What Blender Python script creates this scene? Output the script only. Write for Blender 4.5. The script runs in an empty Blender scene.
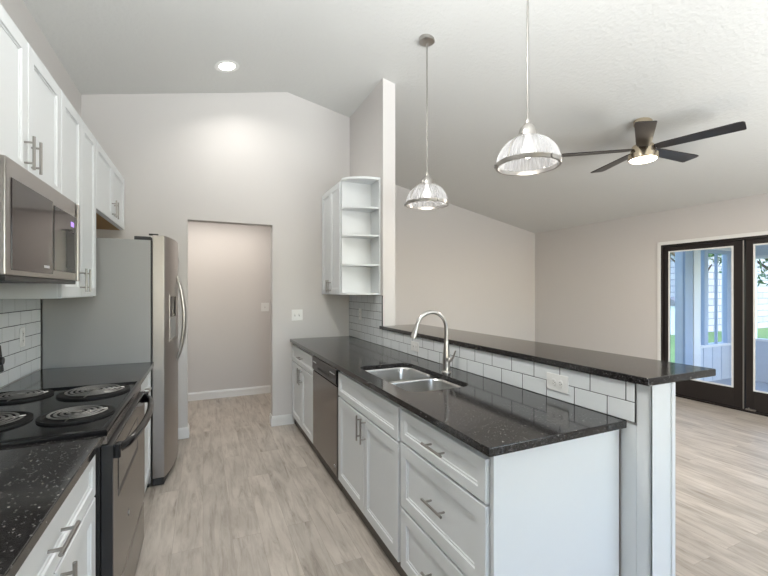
import bpy, bmesh, math, random
from mathutils import Vector, Matrix
random.seed(7)
PI = math.pi
scn = bpy.context.scene
COL = scn.collection

# ------------------------------------------------------------------ camera
cam_data = bpy.data.cameras.new('camera')
cam = bpy.data.objects.new('camera', cam_data)
COL.objects.link(cam)
cam_data.sensor_width = 36.0
cam_data.lens = 398.1 / 768.0 * 36.0
cam_data.shift_y = 3.2 / 768.0
cam_data.clip_start = 0.02
cam.location = (0.0, 0.0, 1.425)
YAW = 0.4266
cam.rotation_euler = (PI / 2, 0, -YAW)
scn.camera = cam

# ------------------------------------------------------------------ world
world = bpy.data.worlds.new('daylight_sky')
scn.world = world
world.use_nodes = True
wn = world.node_tree
for n in list(wn.nodes):
    wn.nodes.remove(n)
wo = wn.nodes.new('ShaderNodeOutputWorld')
wb = wn.nodes.new('ShaderNodeBackground')
sky = wn.nodes.new('ShaderNodeTexSky')
sky.sky_type = 'NISHITA'
sky.sun_disc = False
sky.sun_elevation = math.radians(42)
sky.sun_rotation = math.radians(200)
sky.altitude = 100
wb.inputs['Strength'].default_value = 0.85
wn.links.new(sky.outputs['Color'], wb.inputs['Color'])
wn.links.new(wb.outputs['Background'], wo.inputs['Surface'])

# ------------------------------------------------------------------ view
scn.view_settings.view_transform = 'Standard'
scn.view_settings.look = 'None'
scn.view_settings.gamma = 1.0
scn.view_settings.use_curve_mapping = False
scn.view_settings.exposure = 0.47


def area_light(name, loc, rot, sx, sy, power, color, spread=180):
    l = bpy.data.lights.new(name, 'AREA')
    l.shape = 'RECTANGLE'
    l.size = sx
    l.size_y = sy
    l.energy = power
    l.color = color
    l.spread = math.radians(spread)
    o = bpy.data.objects.new(name, l)
    o.location = loc
    o.rotation_euler = rot
    COL.objects.link(o)
    return o


# lamps added inside the invented rear windows, standing in for daylight
area_light('rear_kitchen_window_fill', (0.55, -2.93, 1.55), (PI / 2 + .35, 0, 0), 1.7, 1.5, 5, (0.86, 0.93, 1.0))
area_light('rear_living_window_fill', (3.9, -2.93, 1.50), (PI / 2 + .35, 0, 0), 2.2, 1.7, 16, (0.90, 0.95, 1.0))
# unseen lamps added behind the camera to brighten the sloped ceiling
area_light('kitchen_ceiling_fill', (0.55, -0.5, 1.75), (PI - .70, 0, 0), 1.5, 1.2, 50, (0.96, 0.985, 1.0), 95)
area_light('living_ceiling_fill', (3.6, -1.3, 1.2), (PI - .75, 0, 0), 3.0, 1.8, 64, (0.96, 0.985, 1.0), 105)
area_light('hall_fill', (0.2, 5.12, 2.42), (0, 0, 0), 1.2, 0.5, 11, (1.0, 0.93, 0.86))  # lamp with no fixture, added to brighten the hallway

# ------------------------------------------------------------------ materials
MATS = {}


def principled(name, color, rough=0.5, metal=0.0, spec=0.5, coat=0.0, emit=None, estr=0.0, aniso=0.0):
    m = bpy.data.materials.new(name)
    m.use_nodes = True
    b = m.node_tree.nodes['Principled BSDF']
    b.inputs['Base Color'].default_value = (*color, 1)
    b.inputs['Roughness'].default_value = rough
    b.inputs['Metallic'].default_value = metal
    b.inputs['Specular IOR Level'].default_value = spec
    b.inputs['Coat Weight'].default_value = coat
    b.inputs['Coat Roughness'].default_value = 0.05
    if emit:
        b.inputs['Emission Color'].default_value = (*emit, 1)
        b.inputs['Emission Strength'].default_value = estr
    MATS[name] = m
    return m


def nodes_of(m):
    return m.node_tree.nodes, m.node_tree.links, m.node_tree.nodes['Principled BSDF']


def objcoord(m, scale=(1, 1, 1), rot=(0, 0, 0)):
    N, L, b = nodes_of(m)
    tc = N.new('ShaderNodeTexCoord')
    mp = N.new('ShaderNodeMapping')
    mp.inputs['Scale'].default_value = scale
    mp.inputs['Rotation'].default_value = rot
    L.new(tc.outputs['Object'], mp.inputs['Vector'])
    return mp.outputs['Vector']


def add_bump(m, vec, scale, strength, dist, detail=3):
    N, L, b = nodes_of(m)
    t = N.new('ShaderNodeTexNoise')
    t.inputs['Scale'].default_value = scale
    t.inputs['Detail'].default_value = detail
    bp = N.new('ShaderNodeBump')
    bp.inputs['Strength'].default_value = strength
    bp.inputs['Distance'].default_value = dist
    L.new(vec, t.inputs['Vector'])
    L.new(t.outputs['Fac'], bp.inputs['Height'])
    L.new(bp.outputs['Normal'], b.inputs['Normal'])
    return t


wall_paint = principled('wall_paint', (0.64, 0.615, 0.595), 0.75, spec=0.25)
add_bump(wall_paint, objcoord(wall_paint), 180, 0.12, 0.002)
ceil_paint = principled('ceiling_paint', (0.66, 0.66, 0.64), 0.85, spec=0.2)
add_bump(ceil_paint, objcoord(ceil_paint), 34, 0.38, 0.011, 4)
trim_white = principled('trim_white', (0.80, 0.80, 0.78), 0.35)
cab_white = principled('cabinet_white', (0.70, 0.725, 0.735), 0.38)
cab_in = principled('cabinet_inside_white', (0.70, 0.72, 0.725), 0.42)
raw_wood = principled('raw_wood', (0.42, 0.25, 0.10), 0.6)
tile_white = principled('tile_white', (0.76, 0.79, 0.80), 0.12, spec=0.5)
grout_dark = principled('grout_dark', (0.045, 0.045, 0.05), 0.9)
toe_dark = principled('toe_kick', (0.13, 0.115, 0.10), 0.7)
nickel = principled('brushed_nickel', (0.48, 0.46, 0.435), 0.28, 1.0)
chrome_dark = principled('satin_nickel', (0.38, 0.365, 0.345), 0.30, 1.0)
gloss_black = principled('gloss_black', (0.008, 0.008, 0.009), 0.08, spec=0.35)
cook_black = principled('cooktop_enamel', (0.007, 0.007, 0.008), 0.12, spec=0.22)
satin_black = principled('satin_black', (0.012, 0.012, 0.013), 0.35)
coil_metal = principled('coil_metal', (0.36, 0.35, 0.34), 0.3, 0.9)
pan_black = principled('pan_black', (0.01, 0.01, 0.01), 0.55, spec=0.2)
door_dark = principled('door_dark', (0.016, 0.012, 0.011), 0.35)
plastic_white = principled('plastic_white', (0.80, 0.80, 0.78), 0.35)
slot_dark = principled('slot_dark', (0.03, 0.03, 0.03), 0.6)
fan_wood = principled('fan_blade', (0.020, 0.015, 0.014), 0.3)
brass_nickel = principled('warm_nickel', (0.62, 0.53, 0.40), 0.22, 1.0)
led = principled('led_warm', (1, 0.95, 0.85), 0.5, emit=(1.0, 0.86, 0.66), estr=5.0)
led_can = principled('led_can', (1, 1, 0.95), 0.5, emit=(1.0, 0.96, 0.88), estr=8.0)
bulb = principled('bulb_glow', (1, 1, 1), 0.5, emit=(1.0, 0.97, 0.92), estr=1.1)
display = principled('display_violet', (0.02, 0.01, 0.03), 0.3, emit=(0.45, 0.25, 1.0), estr=0.9)
mw_window = principled('microwave_glass', (0.035, 0.028, 0.027), 0.10, spec=0.38)
oven_glass = principled('oven_glass', (0.05, 0.045, 0.04), 0.10)
grey_mark = principled('grey_mark', (0.55, 0.55, 0.55), 0.4)
porch_paint = principled('porch_paint', (0.60, 0.64, 0.72), 0.7)
porch_blue = principled('porch_post_paint', (0.38, 0.45, 0.58), 0.7)
porch_white = principled('porch_white', (0.78, 0.78, 0.80), 0.6)
concrete = principled('porch_concrete', (0.42, 0.45, 0.52), 0.8)
roof_grey = principled('roof_grey', (0.18, 0.18, 0.20), 0.9)
leaf = principled('leaf_green', (0.07, 0.14, 0.05), 0.7)
bark = principled('bark', (0.10, 0.07, 0.05), 0.9)
grass_m = principled('grass_green', (0.16, 0.26, 0.08), 0.9)
add_bump(grass_m, objcoord(grass_m), 30, 0.6, 0.05)

# stainless steel with faint brushing
def steel(name, color, rough, axis_scale):
    m = principled(name, color, rough, 1.0)
    N, L, b = nodes_of(m)
    v = objcoord(m, axis_scale)
    t = N.new('ShaderNodeTexNoise')
    t.inputs['Scale'].default_value = 1.0
    t.inputs['Detail'].default_value = 2
    mr = N.new('ShaderNodeMapRange')
    mr.inputs['To Min'].default_value = rough - 0.004
    mr.inputs['To Max'].default_value = rough + 0.006
    L.new(v, t.inputs['Vector'])
    L.new(t.outputs['Fac'], mr.inputs['Value'])
    L.new(mr.outputs['Result'], b.inputs['Roughness'])
    return m


stainless = steel('stainless', (0.41, 0.39, 0.375), 0.30, (6, 6, 220))
stainless_dark = steel('stainless_dark', (0.25, 0.23, 0.215), 0.27, (6, 6, 260))
sink_steel = steel('sink_steel', (0.68, 0.68, 0.67), 0.28, (40, 40, 40))
fridge_side = principled('fridge_side_grey', (0.32, 0.32, 0.315), 0.42, 0.25)
add_bump(fridge_side, objcoord(fridge_side), 300, 0.08, 0.001)

# black quartz with light flecks
quartz = principled('black_quartz', (0.03, 0.028, 0.028), 0.09, spec=0.6)
N, L, b = nodes_of(quartz)
v = objcoord(quartz)
vo = N.new('ShaderNodeTexVoronoi'); vo.inputs['Scale'].default_value = 260
vo2 = N.new('ShaderNodeTexVoronoi'); vo2.inputs['Scale'].default_value = 95
L.new(v, vo.inputs['Vector']); L.new(v, vo2.inputs['Vector'])
cr = N.new('ShaderNodeValToRGB')
cr.color_ramp.interpolation = 'CONSTANT'
cr.color_ramp.elements[0].color = (0.014, 0.013, 0.013, 1)
cr.color_ramp.elements[1].position = 0.55; cr.color_ramp.elements[1].color = (0.028, 0.026, 0.026, 1)
e = cr.color_ramp.elements.new(0.80); e.color = (0.04, 0.038, 0.038, 1)
e = cr.color_ramp.elements.new(0.965); e.color = (0.12, 0.115, 0.115, 1)
sep = N.new('ShaderNodeSeparateColor')
L.new(vo.outputs['Color'], sep.inputs['Color'])
L.new(sep.outputs['Red'], cr.inputs['Fac'])
sep2 = N.new('ShaderNodeSeparateColor')
L.new(vo2.outputs['Color'], sep2.inputs['Color'])
gt = N.new('ShaderNodeMath'); gt.operation = 'GREATER_THAN'; gt.inputs[1].default_value = 0.965
L.new(sep2.outputs['Green'], gt.inputs[0])
lt = N.new('ShaderNodeMath'); lt.operation = 'LESS_THAN'; lt.inputs[1].default_value = 0.22
L.new(vo2.outputs['Distance'], lt.inputs[0])
mu = N.new('ShaderNodeMath'); mu.operation = 'MULTIPLY'
L.new(gt.outputs[0], mu.inputs[0]); L.new(lt.outputs[0], mu.inputs[1])
mx = N.new('ShaderNodeMix'); mx.data_type = 'RGBA'
L.new(mu.outputs[0], mx.inputs['Factor'])
L.new(cr.outputs['Color'], mx.inputs['A'])
mx.inputs['B'].default_value = (0.55, 0.53, 0.5, 1)
L.new(mx.outputs['Result'], b.inputs['Base Color'])

# vinyl plank floor: planks run along Y
plank = principled('vinyl_plank', (0.5, 0.46, 0.4), 0.42, spec=0.4)
N, L, b = nodes_of(plank)
tc = N.new('ShaderNodeTexCoord')
sx = N.new('ShaderNodeSeparateXYZ'); L.new(tc.outputs['Object'], sx.inputs[0])
cb = N.new('ShaderNodeCombineXYZ')
L.new(sx.outputs['Y'], cb.inputs['X']); L.new(sx.outputs['X'], cb.inputs['Y'])
br = N.new('ShaderNodeTexBrick')
br.offset = 0.37
br.inputs['Scale'].default_value = 1.0
br.inputs['Brick Width'].default_value = 1.22
br.inputs['Row Height'].default_value = 0.155
br.inputs['Mortar Size'].default_value = 0.0009
br.inputs['Mortar Smooth'].default_value = 0.3
br.inputs['Color1'].default_value = (0.0, 0.0, 0.0, 1)
br.inputs['Color2'].default_value = (1, 1, 1, 1)
br.inputs['Mortar'].default_value = (0.3, 0.3, 0.3, 1)
L.new(cb.outputs[0], br.inputs['Vector'])
# offset of the grain for each plank
sc = N.new('ShaderNodeVectorMath'); sc.operation = 'MULTIPLY'
sc.inputs[1].default_value = (0, 40, 0)
L.new(br.outputs['Color'], sc.inputs[0])
ad = N.new('ShaderNodeVectorMath'); ad.operation = 'ADD'
L.new(cb.outputs[0], ad.inputs[0]); L.new(sc.outputs[0], ad.inputs[1])
mp = N.new('ShaderNodeMapping'); mp.inputs['Scale'].default_value = (1.6, 14, 1)
L.new(ad.outputs[0], mp.inputs['Vector'])
n1 = N.new('ShaderNodeTexNoise'); n1.inputs['Scale'].default_value = 1.6; n1.inputs['Detail'].default_value = 8
n1.inputs['Roughness'].default_value = 0.68; n1.inputs['Distortion'].default_value = 0.7
L.new(mp.outputs[0], n1.inputs['Vector'])
mp2 = N.new('ShaderNodeMapping'); mp2.inputs['Scale'].default_value = (2.2, 7, 1)
L.new(ad.outputs[0], mp2.inputs['Vector'])
n2 = N.new('ShaderNodeTexNoise'); n2.inputs['Scale'].default_value = 1.3; n2.inputs['Detail'].default_value = 4
L.new(mp2.outputs[0], n2.inputs['Vector'])
r1 = N.new('ShaderNodeValToRGB')
r1.color_ramp.elements[0].position = 0.29; r1.color_ramp.elements[0].color = (0.26, 0.225, 0.19, 1)
r1.color_ramp.elements[1].position = 0.55; r1.color_ramp.elements[1].color = (0.515, 0.465, 0.408, 1)
e = r1.color_ramp.elements.new(0.41); e.color = (0.415, 0.37, 0.32, 1)
L.new(n1.outputs['Fac'], r1.inputs['Fac'])
r2 = N.new('ShaderNodeValToRGB')
r2.color_ramp.elements[0].position = 0.36; r2.color_ramp.elements[0].color = (0.80, 0.79, 0.78, 1)
r2.color_ramp.elements[1].position = 0.62; r2.color_ramp.elements[1].color = (1.0, 1.0, 1.0, 1)
L.new(n2.outputs['Fac'], r2.inputs['Fac'])
m1 = N.new('ShaderNodeMix'); m1.data_type = 'RGBA'; m1.blend_type = 'MULTIPLY'; m1.inputs['Factor'].default_value = 1
L.new(r1.outputs['Color'], m1.inputs['A']); L.new(r2.outputs['Color'], m1.inputs['B'])
r3 = N.new('ShaderNodeMapRange'); r3.inputs['To Min'].default_value = 0.90; r3.inputs['To Max'].default_value = 1.08
L.new(br.outputs['Color'], r3.inputs['Value'])
m2 = N.new('ShaderNodeMix'); m2.data_type = 'RGBA'; m2.blend_type = 'MULTIPLY'; m2.inputs['Factor'].default_value = 1
L.new(m1.outputs['Result'], m2.inputs['A']); L.new(r3.outputs['Result'], m2.inputs['B'])
m3 = N.new('ShaderNodeMix'); m3.data_type = 'RGBA'
L.new(br.outputs['Fac'], m3.inputs['Factor']); L.new(m2.outputs['Result'], m3.inputs['A'])
m3.inputs['B'].default_value = (0.30, 0.26, 0.22, 1)
L.new(m3.outputs['Result'], b.inputs['Base Color'])

# neighbouring house cladding
siding = principled('pale_siding', (0.62, 0.60, 0.58), 0.8)
N, L, b = nodes_of(siding)
tc = N.new('ShaderNodeTexCoord'); sx = N.new('ShaderNodeSeparateXYZ'); L.new(tc.outputs['Object'], sx.inputs[0])
cb = N.new('ShaderNodeCombineXYZ'); L.new(sx.outputs['X'], cb.inputs['X']); L.new(sx.outputs['Z'], cb.inputs['Y'])
br = N.new('ShaderNodeTexBrick'); br.inputs['Scale'].default_value = 1
br.inputs['Brick Width'].default_value = 0.9; br.inputs['Row Height'].default_value = 0.28
br.inputs['Mortar Size'].default_value = 0.02
br.inputs['Color1'].default_value = (0.42, 0.41, 0.43, 1); br.inputs['Color2'].default_value = (0.30, 0.31, 0.35, 1)
br.inputs['Mortar'].default_value = (0.16, 0.16, 0.19, 1)
L.new(cb.outputs[0], br.inputs['Vector']); L.new(br.outputs['Color'], b.inputs['Base Color'])


def thin_glass(name, tint, refl):
    m = bpy.data.materials.new(name)
    m.use_nodes = True
    N = m.node_tree.nodes; L = m.node_tree.links
    for n in list(N): N.remove(n)
    o = N.new('ShaderNodeOutputMaterial'); t = N.new('ShaderNodeBsdfTransparent'); g = N.new('ShaderNodeBsdfGlossy')
    t.inputs['Color'].default_value = (*tint, 1); g.inputs['Roughness'].default_value = 0.02
    fr = N.new('ShaderNodeFresnel'); fr.inputs['IOR'].default_value = refl
    mix = N.new('ShaderNodeMixShader')
    L.new(fr.outputs[0], mix.inputs[0]); L.new(t.outputs[0], mix.inputs[1]); L.new(g.outputs[0], mix.inputs[2])
    L.new(mix.outputs[0], o.inputs['Surface'])
    return m


pane_glass = thin_glass('pane_glass', (0.95, 0.97, 0.98), 1.45)
# ribbed prismatic glass of the pendants: partly see-through, partly scattering
rib_glass = bpy.data.materials.new('ribbed_glass')
rib_glass.use_nodes = True
N = rib_glass.node_tree.nodes; L = rib_glass.node_tree.links
b = N['Principled BSDF']
b.inputs['Base Color'].default_value = (0.72, 0.73, 0.75, 1)
b.inputs['Roughness'].default_value = 0.06
b.inputs['IOR'].default_value = 1.45
b.inputs['Transmission Weight'].default_value = 0.15
tr = N.new('ShaderNodeBsdfTransparent'); tr.inputs['Color'].default_value = (0.97, 0.97, 0.98, 1)
tl = N.new('ShaderNodeBsdfTranslucent'); tl.inputs['Color'].default_value = (0.85, 0.86, 0.88, 1)
mixa = N.new('ShaderNodeMixShader'); mixa.inputs[0].default_value = 0.22
L.new(b.outputs[0], mixa.inputs[1]); L.new(tl.outputs[0], mixa.inputs[2])
mixb = N.new('ShaderNodeMixShader'); mixb.inputs[0].default_value = 0.56
L.new(mixa.outputs[0], mixb.inputs[1]); L.new(tr.outputs[0], mixb.inputs[2])
L.new(mixb.outputs[0], N['Material Output'].inputs['Surface'])


# ------------------------------------------------------------------ builders
def world_matrix(o):
    m = Matrix.Identity(4)
    while o is not None:
        m = (Matrix.Translation(o.location) @ o.rotation_euler.to_matrix().to_4x4()) @ m
        o = o.parent
    return m


class MB:
    def __init__(s):
        s.bm = bmesh.new()

    def box(s, x0, x1, y0, y1, z0, z1, bev=0.0, seg=2):
        t = bmesh.new()
        bmesh.ops.create_cube(t, size=1.0)
        sx_, sy_, sz_ = abs(x1 - x0), abs(y1 - y0), abs(z1 - z0)
        for v_ in t.verts:
            v_.co = Vector(((x0 + x1) / 2 + v_.co.x * sx_, (y0 + y1) / 2 + v_.co.y * sy_, (z0 + z1) / 2 + v_.co.z * sz_))
        if bev > 0:
            bev = min(bev, min(sx_, sy_, sz_) * 0.45)
            bmesh.ops.bevel(t, geom=t.edges[:], offset=bev, segments=seg, profile=0.5, affect='EDGES')
        s.merge(t)
        return s

    def merge(s, t):
        me_ = bpy.data.meshes.new('tmp')
        t.to_mesh(me_); t.free()
        s.bm.from_mesh(me_)
        bpy.data.meshes.remove(me_)

    def loops(s, rings, closed=False, cap0=False, cap1=False):
        bm = s.bm
        vr = [[bm.verts.new(p) for p in r] for r in rings]
        n = len(vr)
        for i in range(n if closed else n - 1):
            a, b_ = vr[i], vr[(i + 1) % n]
            m = len(a)
            for j in range(m):
                try:
                    bm.faces.new((a[j], a[(j + 1) % m], b_[(j + 1) % m], b_[j]))
                except ValueError:
                    pass
        if cap0: bm.faces.new(list(reversed(vr[0])))
        if cap1: bm.faces.new(vr[-1])
        return s

    def lathe(s, prof, c=(0, 0, 0), n=24, axis='Z', cap0=False, cap1=False, ribs=0, rib_d=0.0):
        rings = []
        for (r, z) in prof:
            ring = []
            for k in range(n):
                a = 2 * PI * k / n
                rr = max(r, 1e-5)
                if ribs:
                    rr *= 1 + rib_d * math.cos(ribs * a)
                x, y = rr * math.cos(a), rr * math.sin(a)
                p = {'Z': (x, y, z), 'X': (z, x, y), 'Y': (y, z, x), '-Y': (x, -z, y)}[axis]
                ring.append((p[0] + c[0], p[1] + c[1], p[2] + c[2]))
            rings.append(ring)
        return s.loops(rings, cap0=cap0, cap1=cap1)

    def cyl(s, c, r, h, axis='Z', n=20, bev=0.0):
        pr = [(r, 0), (r, h)] if bev <= 0 else [(r - bev, 0), (r, bev), (r, h - bev), (r - bev, h)]
        return s.lathe(pr, c, n, axis, True, True)

    def tube(s, pts, r, n=10, cap=True, flat=1.0):
        pts = [Vector(p) for p in pts]
        rs = r if isinstance(r, (list, tuple)) else [r] * len(pts)
        rings = []
        up = None
        for i, p in enumerate(pts):
            d = (pts[min(i + 1, len(pts) - 1)] - pts[max(i - 1, 0)]).normalized()
            if up is None:
                up = Vector((0, 0, 1)) if abs(d.z) < 0.9 else Vector((1, 0, 0))
            a = d.cross(up).normalized()
            up = a.cross(d).normalized()
            rings.append([p + a * math.cos(2 * PI * k / n) * rs[i] + up * math.sin(2 * PI * k / n) * rs[i] * flat for k in range(n)])
        return s.loops(rings, cap0=cap, cap1=cap)

    def prism(s, poly, z0, z1, bev=0.0, axis='Z', seg=2):
        """polygon extruded along an axis: Z -> (x,y); X -> poly is (y,z); Y -> poly is (x,z)"""
        t = bmesh.new()
        def P(p, h):
            return {'Z': (p[0], p[1], h), 'X': (h, p[0], p[1]), 'Y': (p[0], h, p[1])}[axis]
        lo = [t.verts.new(P(p, z0)) for p in poly]
        hi = [t.verts.new(P(p, z1)) for p in poly]
        n = len(poly)
        t.faces.new(lo); t.faces.new(hi)
        for i in range(n):
            t.faces.new((lo[i], lo[(i + 1) % n], hi[(i + 1) % n], hi[i]))
        bmesh.ops.recalc_face_normals(t, faces=t.faces[:])
        if bev > 0:
            bmesh.ops.bevel(t, geom=[e_ for e_ in t.edges if e_.calc_face_angle(0) > 0.5], offset=bev, segments=seg, profile=0.5, affect='EDGES')
        s.merge(t)
        return s

    def build(s, name, mat, parent=None, world=True, origin=None, recalc=True, sharp=38):
        bm = s.bm
        if recalc:
            bmesh.ops.recalc_face_normals(bm, faces=bm.faces[:])
        if parent is not None:
            if world:
                inv = world_matrix(parent).inverted()
                bmesh.ops.transform(bm, matrix=inv, verts=bm.verts[:])
            loc = Vector((0, 0, 0))
        else:
            if origin is None:
                xs = [v_.co.x for v_ in bm.verts]; ys = [v_.co.y for v_ in bm.verts]; zs = [v_.co.z for v_ in bm.verts]
                origin = ((min(xs) + max(xs)) / 2, (min(ys) + max(ys)) / 2, min(zs))
            loc = Vector(origin)
            bmesh.ops.translate(bm, vec=-loc, verts=bm.verts[:])
        me = bpy.data.meshes.new(name)
        bm.to_mesh(me); bm.free()
        for p in me.polygons: p.use_smooth = True
        me.set_sharp_from_angle(angle=math.radians(sharp))
        me.materials.append(mat)
        o = bpy.data.objects.new(name, me)
        COL.objects.link(o)
        o.location = loc
        if parent is not None: o.parent = parent
        if len(me.polygons) < 6000:
            wm = o.modifiers.new('weighted_normal', 'WEIGHTED_NORMAL'); wm.keep_sharp = True; wm.weight = 80
        return o


def thing(name, label, cat, loc=(0, 0, 0), rotz=0.0, group=None):
    o = bpy.data.objects.new(name, None)
    o.empty_display_size = 0.1
    COL.objects.link(o)
    o.location = loc
    o.rotation_euler = (0, 0, rotz)
    return tag(o, label, cat, group)


def tag(o, label, cat, group=None):
    o['label'] = label; o['category'] = cat
    if group: o['group'] = group
    return o


def struct(o):
    o['kind'] = 'structure'
    return o


def copy_tree(o, parent=None):
    c = o.copy(); COL.objects.link(c); c.parent = parent
    for ch in [x for x in bpy.data.objects if x.parent == o]:
        copy_tree(ch, c)
    return c


def grid_solid(bm, axis, plane0, plane1, rect, holes):
    """wall slab between two planes with rectangular holes; rect/holes = (u0,u1,z0,z1)"""
    us = sorted(set([rect[0], rect[1]] + [h for q in holes for h in q[:2]]))
    zs = sorted(set([rect[2], rect[3]] + [h for q in holes for h in q[2:]]))
    for i in range(len(us) - 1):
        for j in range(len(zs) - 1):
            cu, cz = (us[i] + us[i + 1]) / 2, (zs[j] + zs[j + 1]) / 2
            if any(q[0] < cu < q[1] and q[2] < cz < q[3] for q in holes): continue
            if axis == 'X': bm.box(plane0, plane1, us[i], us[i + 1], zs[j], zs[j + 1])
            else: bm.box(us[i], us[i + 1], plane0, plane1, zs[j], zs[j + 1])


# ------------------------------------------------------------------ setting
XL, XR, YB, YF, YN = -0.980, 5.837, 4.313, 5.79, -2.95
RX, RZ = 0.820, 3.558
SL, SR = 0.219, 0.203
def ceil_z(x): return RZ - (RX - x) * SL if x < RX else RZ - (x - RX) * SR

m = MB(); m.box(XL - .12, XR + .12, YN - .12, YF + .12, -0.05, 0.0)
struct(m.build('floor', plank, origin=(0, 0, 0)))
m = MB()
poly = [(XL - .12, ceil_z(XL - .12)), (RX, RZ), (XR + .12, ceil_z(XR + .12)), (XR + .12, ceil_z(XR) + .10), (RX, RZ + .12), (XL - .12, ceil_z(XL) + .1)]
m.prism(poly, YN - .12, YF + .12, axis='Y')
struct(m.build('ceiling', ceil_paint, origin=(0, 0, 0)))
# left wall
m = MB(); m.box(XL - .12, XL, YN - .12, YF + .12, 0, 3.18)
struct(m.build('wall_left', wall_paint))
# kitchen back wall with doorway opening; top follows the vault
OX0, OX1, OZ = -0.137, 0.667, 2.123
def vault_prism(m_, x0, x1, z0, y0, y1):
    pts = [(x0, z0), (x1, z0), (x1, ceil_z(x1))]
    if x0 < RX < x1: pts.append((RX, RZ))
    pts.append((x0, ceil_z(x0)))
    m_.prism(pts, y0, y1, axis='Y')
m = MB()
vault_prism(m, XL, OX0, 0, YB, YB + .12)
vault_prism(m, OX0, OX1, OZ, YB, YB + .12)
vault_prism(m, OX1, 1.529, 0, YB, YB + .12)
struct(m.build('wall_back', wall_paint))
# hallway behind the opening: far wall and its ceiling
m = MB(); m.box(XL, 1.529, 5.752, YF, 0, 2.5)
struct(m.build('wall_hall', wall_paint))
m = MB(); m.box(XL, 1.529, YB + .12, 5.752, 2.44, 2.50)
struct(m.build('ceiling_hall', ceil_paint))
# wing wall between kitchen and living room
m = MB()
vault_prism(m, 1.529, 1.657, 0, 3.388, YF)
struct(m.build('wall_wing', wall_paint))
# living room far wall
m = MB()
vault_prism(m, XL - .12, XR + .12, 0, YF, YF + .12)
struct(m.build('wall_far', wall_paint))
# right wall with door opening
DY0, DY1, DZ = 1.55, 3.467, 2.066
m = MB(); grid_solid(m, 'X', XR, XR + .12, (YN - .12, YF + .12, 0, ceil_z(XR) + .02), [(DY0, DY1, 0, DZ)])
struct(m.build('wall_right', wall_paint))
# rear wall with two unseen windows, added as a daylight source
m = MB()
WINS = [(-0.3, 1.4, 0.8, 2.3), (2.8, 5.0, 0.65, 2.35)]
grid_solid(m, 'Y', YN - .12, YN, (XL, XR, 0, 2.45), WINS)
vault_prism(m, XL, XR, 2.45, YN - .12, YN)
struct(m.build('wall_rear', wall_paint))
for i, w in enumerate(WINS):
    m = MB()
    m.box(w[0] - .06, w[0], YN - .02, YN + .015, w[2] - .06, w[3] + .06, .003)
    m.box(w[1], w[1] + .06, YN - .02, YN + .015, w[2] - .06, w[3] + .06, .003)
    m.box(w[0], w[1], YN - .02, YN + .015, w[3], w[3] + .06, .003)
    m.box(w[0], w[1], YN - .02, YN + .03, w[2] - .06, w[2], .003)
    xm = (w[0] + w[1]) / 2
    m.box(xm - .02, xm + .02, YN - .10, YN - .05, w[2], w[3], .003)
    o = struct(m.build('window_%d' % (i + 1), trim_white))
    m = MB(); m.box(w[0], w[1], YN - .085, YN - .08, w[2], w[3])
    m.build('pane', pane_glass, o)

# half wall that carries the bar
HX0, HX1, HY0 = 1.529, 1.677, 0.948
m = MB(); m.box(HX0 + .004, HX1 - .004, HY0 + .004, 3.388, 0, 1.07)
hw = struct(m.build('wall_peninsula', wall_paint))
m = MB(); m.box(HX0, HX0 + .014, HY0, HY0 + .052, 0, 1.07, .002); m.box(HX0, HX0 + .016, HY0, HY0 + .006, 0, 1.07, .001)
m.build('corner_trim', cab_white, hw)
m = MB(); m.box(HX1 - .022, HX1, HY0 - .006, HY0 + .03, 0, 1.07, .002)
m.build('corner_trim', cab_white, hw)
m = MB(); m.box(HX0 + .016, HX1 - .022, HY0 + .0, HY0 + .004, 0, 1.07)
m.build('end_panel', cab_white, hw)
m = MB(); m.box(HX0, HX0 + .006, HY0 + .052, 1.062, 0, .905)
m.build('side_panel', cab_white, hw)


def baseboard(name, pts, ht=0.105, th=0.014):
    """pts: polyline of the wall face, room on the left side"""
    m_ = MB()
    prof = [(0, 0), (th, 0), (th, ht * .72), (th * .62, ht * .86), (th * .45, ht), (0, ht)]
    rings = []
    P_ = [Vector(p) for p in pts]
    for i, p in enumerate(P_):
        d0 = (P_[i] - P_[i - 1]).normalized() if i > 0 else None
        d1 = (P_[i + 1] - P_[i]).normalized() if i < len(P_) - 1 else None
        if d0 is None: d0 = d1
        if d1 is None: d1 = d0
        n0 = Vector((-d0.y, d0.x)); n1 = Vector((-d1.y, d1.x))
        n = (n0 + n1); n = n / n.dot(n0)
        rings.append([(p.x + n.x * a, p.y + n.y * a, z) for a, z in prof])
    m_.loops(rings, cap0=True, cap1=True)
    return struct(m_.build(name, trim_white))


baseboard('baseboard_back_left', [(OX0, YB + .12), (OX0, YB), (-0.34, YB)])
baseboard('baseboard_back_right', [(0.89, YB), (OX1, YB), (OX1, YB + .12)])
baseboard('baseboard_hall', [(1.529, 5.752), (XL, 5.752)])
baseboard('baseboard_far', [(XR, YF), (1.657, YF), (1.657, 3.388)])
baseboard('baseboard_right', [(XR, DY1 + .04), (XR, YF)])
baseboard('baseboard_right_near', [(XR, YN), (XR, DY0 - .04)])
baseboard('baseboard_left', [(XL, 0.18), (XL, YN), (XR, YN)])
baseboard('baseboard_peninsula', [(1.677, 3.388), (1.677, HY0 + .03)])

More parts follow.
